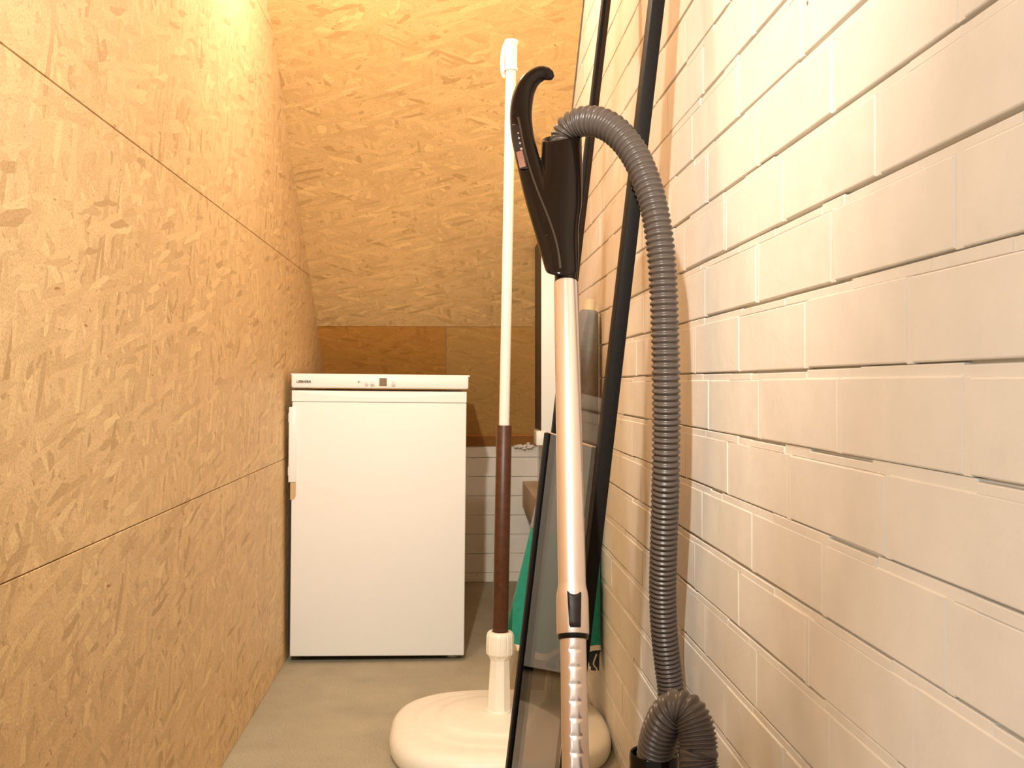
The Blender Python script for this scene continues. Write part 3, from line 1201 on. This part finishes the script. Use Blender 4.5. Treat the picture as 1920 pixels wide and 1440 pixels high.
# hose: ribbed, from the handle cuff over an arc, down the wall, round on the floor and up into the canister's socket
HR = 0.0200
path = []
for px, py, D, pitch, k in ((1053, 318, 0, 7, .92), (1053, 285, 0, 7, .94), (1055, 262, 0, 7, .98), (1066, 241, 1.487, 8, 1.06), (1086, 229.5, 1.478, 8.6, 1.10), (1108, 227, 1.465, 9, 1.12), (1131, 232, 1.452, 9, 1.12), (1155, 247, 1.440, 9, 1.10), (1178, 272, 1.428, 9, 1.06),
                            (1197, 303, 1.415, 8.8, 1.04), (1212, 340, 1.403, 8.8, 1.02), (1224, 380, 1.393, 8.4, 1), (1234, 430, 1.385, 8.6, 1), (1241, 490, 1.380, 8.6, 1), (1245, 560, 1.378, 8.6, 1), (1247.5, 640, 1.378, 8.6, 1), (1249, 720, 1.38, 8.6, 1),
                            (1249.5, 800, 1.39, 8.6, 1), (1248.5, 880, 1.40, 8.4, 1), (1246.5, 960, 1.42, 8.2, 1), (1244, 1040, 1.44, 8, 1), (1242.5, 1110, 1.46, 7.8, 1), (1245, 1180, 1.475, 7.6, 1), (1251, 1240, 1.485, 7.2, 1),
                            (1257, 1290, 1.49, 7, 1), (1259, 1350, 1.49, 6.5, 1)):
    p = wand_at(px, py) if D == 0 else at(px, py, D)
    path.append((p.x, p.y, p.z, pitch, k))
for x, y, z, pitch in ((0.325, 1.48, 0.22, 6), (0.329, 1.43, 0.12, 6), (0.330, 1.33, 0.06, 6), (0.328, 1.20, 0.035, 6), (0.326, 1.06, 0.04, 6), (0.315, 0.96, 0.09, 5.5), (0.295, 0.93, 0.18, 5), (0.278, 0.955, 0.28, 4.6), (0.268, 0.99, 0.36, 4.2)):
    path.append((x, y, z, pitch, 1))
for px, py, D, pitch in ((1311, 1440, 1.015, 3.8), (1310, 1405, 1.02, 3.8), (1304, 1366, 1.027, 4.2), (1290, 1336, 1.034, 4.8), (1270, 1328, 1.040, 5.6), (1252, 1343, 1.046, 6), (1239, 1370, 1.054, 6), (1231, 1400, 1.062, 6), (1227, 1440, 1.07, 6), (1226, 1470, 1.072, 6)):
    p = at(px, py, D)
    path.append((p.x, p.y, p.z, pitch, 1))
raw, LH = spline(path, 4000)
# walk along the arc with the local rib pitch
cum = [0.0]
ph = [0.0]
for i in range(1, 4000):
    d = LH / 3999
    cum.append(cum[-1] + d)
    ph.append(ph[-1] + d / (raw[i][3] / 1000.0))
per = 7
tot = int(ph[-1] * per)
samples = []
j = 0
for k in range(tot):
    q = k / per
    while j < 3998 and ph[j + 1] < q:
        j += 1
    f = (q - ph[j]) / max(1e-9, ph[j + 1] - ph[j])
    samples.append(tuple(a + (b - a) * f for a, b in zip(raw[j], raw[j + 1])) + (q,))


def hose_r(i, s):
    w = 0.5 + 0.5 * math.cos(2 * PI * s[5])
    amp = 0.0036 if s[3] > 5 else 0.0024
    r = HR * s[4] - amp + amp * w ** 0.8
    return r, r


bm = bmesh.new()
sweep(bm, samples, hose_r, 36)
obj('hose', bm, M['vac_grey'], vc, angle=120, label='grey ribbed hose')

# upended canister, with the socket ring the hose plugs into
rc_ = at(1226, 1422, 1.072)
bm = bmesh.new()
add_lathe(bm, (rc_.x, rc_.y, rc_.z - 0.18), (0, 0, 1), [(0.034, 0), (0.032, 0.05), (0.0262, 0.08), (0.0262, 0.184), (0.0250, 0.1865), (0.0228, 0.186), (0.0225, 0.15)], 48, cap1=False)
obj('hose_socket', bm, M['vac_black'], vc, label='brown-black hose socket')
zt_ = rc_.z - 0.16
bm = box((0.166, 1.030, 0.0), (0.300, 1.330, zt_), 0.035, 5)
can = obj('canister', bm, M['vac_black'], vc)
for yy_ in (1.09, 1.27):
    bm = lathe((0.298, yy_, 0.10), (1, 0, 0), [(0.030, 0), (0.045, 0.002), (0.045, 0.008), (0.03, 0.010)], 32)
    obj('wheel', bm, M['vac_matt'], can)

# ------------------------------------------------------------------ light
def lamp(name, kind, loc, power, col, size=0.05, target=None, spot=None, blend=0.6):
    d = bpy.data.lights.new(name, kind)
    d.energy = power
    d.color = col
    if kind in ('POINT', 'SPOT'):
        d.shadow_soft_size = size
    if kind == 'AREA':
        d.shape = 'DISK'
        d.size = size
    if kind == 'SPOT':
        d.spot_size = math.radians(spot)
        d.spot_blend = blend
    o = bpy.data.objects.new(name, d)
    COL.objects.link(o)
    o.location = loc
    if target is not None:
        v = Vector(target) - Vector(loc)
        o.rotation_euler = v.to_track_quat('-Z', 'Y').to_euler()
    return o


WARM = (1.0, 0.96, 0.87)
lamp('entrance_spotlight', 'SPOT', (-0.206, 0.0, 1.705), 215, WARM, 0.025, (0.10, 3.2, 0.42), 66, 0.9)
lamp('stair_lamp', 'POINT', (-0.24, 2.20, 2.00), 20, WARM, 0.05)
# hall lamps beyond the door opening: they reach only the near part of the brick wall
for i, De in enumerate((1.405, 1.0, 0.833)):
    xl = -1.6
    yl_ = JAMB - (De - JAMB) * (-0.495 - xl) / 0.85
    lamp('hall_lamp', 'POINT', (xl, yl_, 1.5), 31, (0.84, 0.93, 1.0), 0.10)

w = bpy.data.worlds.new('world')
S.world = w
w.use_nodes = True
w.node_tree.nodes['Background'].inputs['Color'].default_value = (1.0, 0.94, 0.86, 1)
w.node_tree.nodes['Background'].inputs['Strength'].default_value = 0.72

S.view_settings.view_transform = 'Standard'
S.view_settings.look = 'None'
S.view_settings.gamma = 1.0
S.view_settings.exposure = -0.12
S.view_settings.use_curve_mapping = False
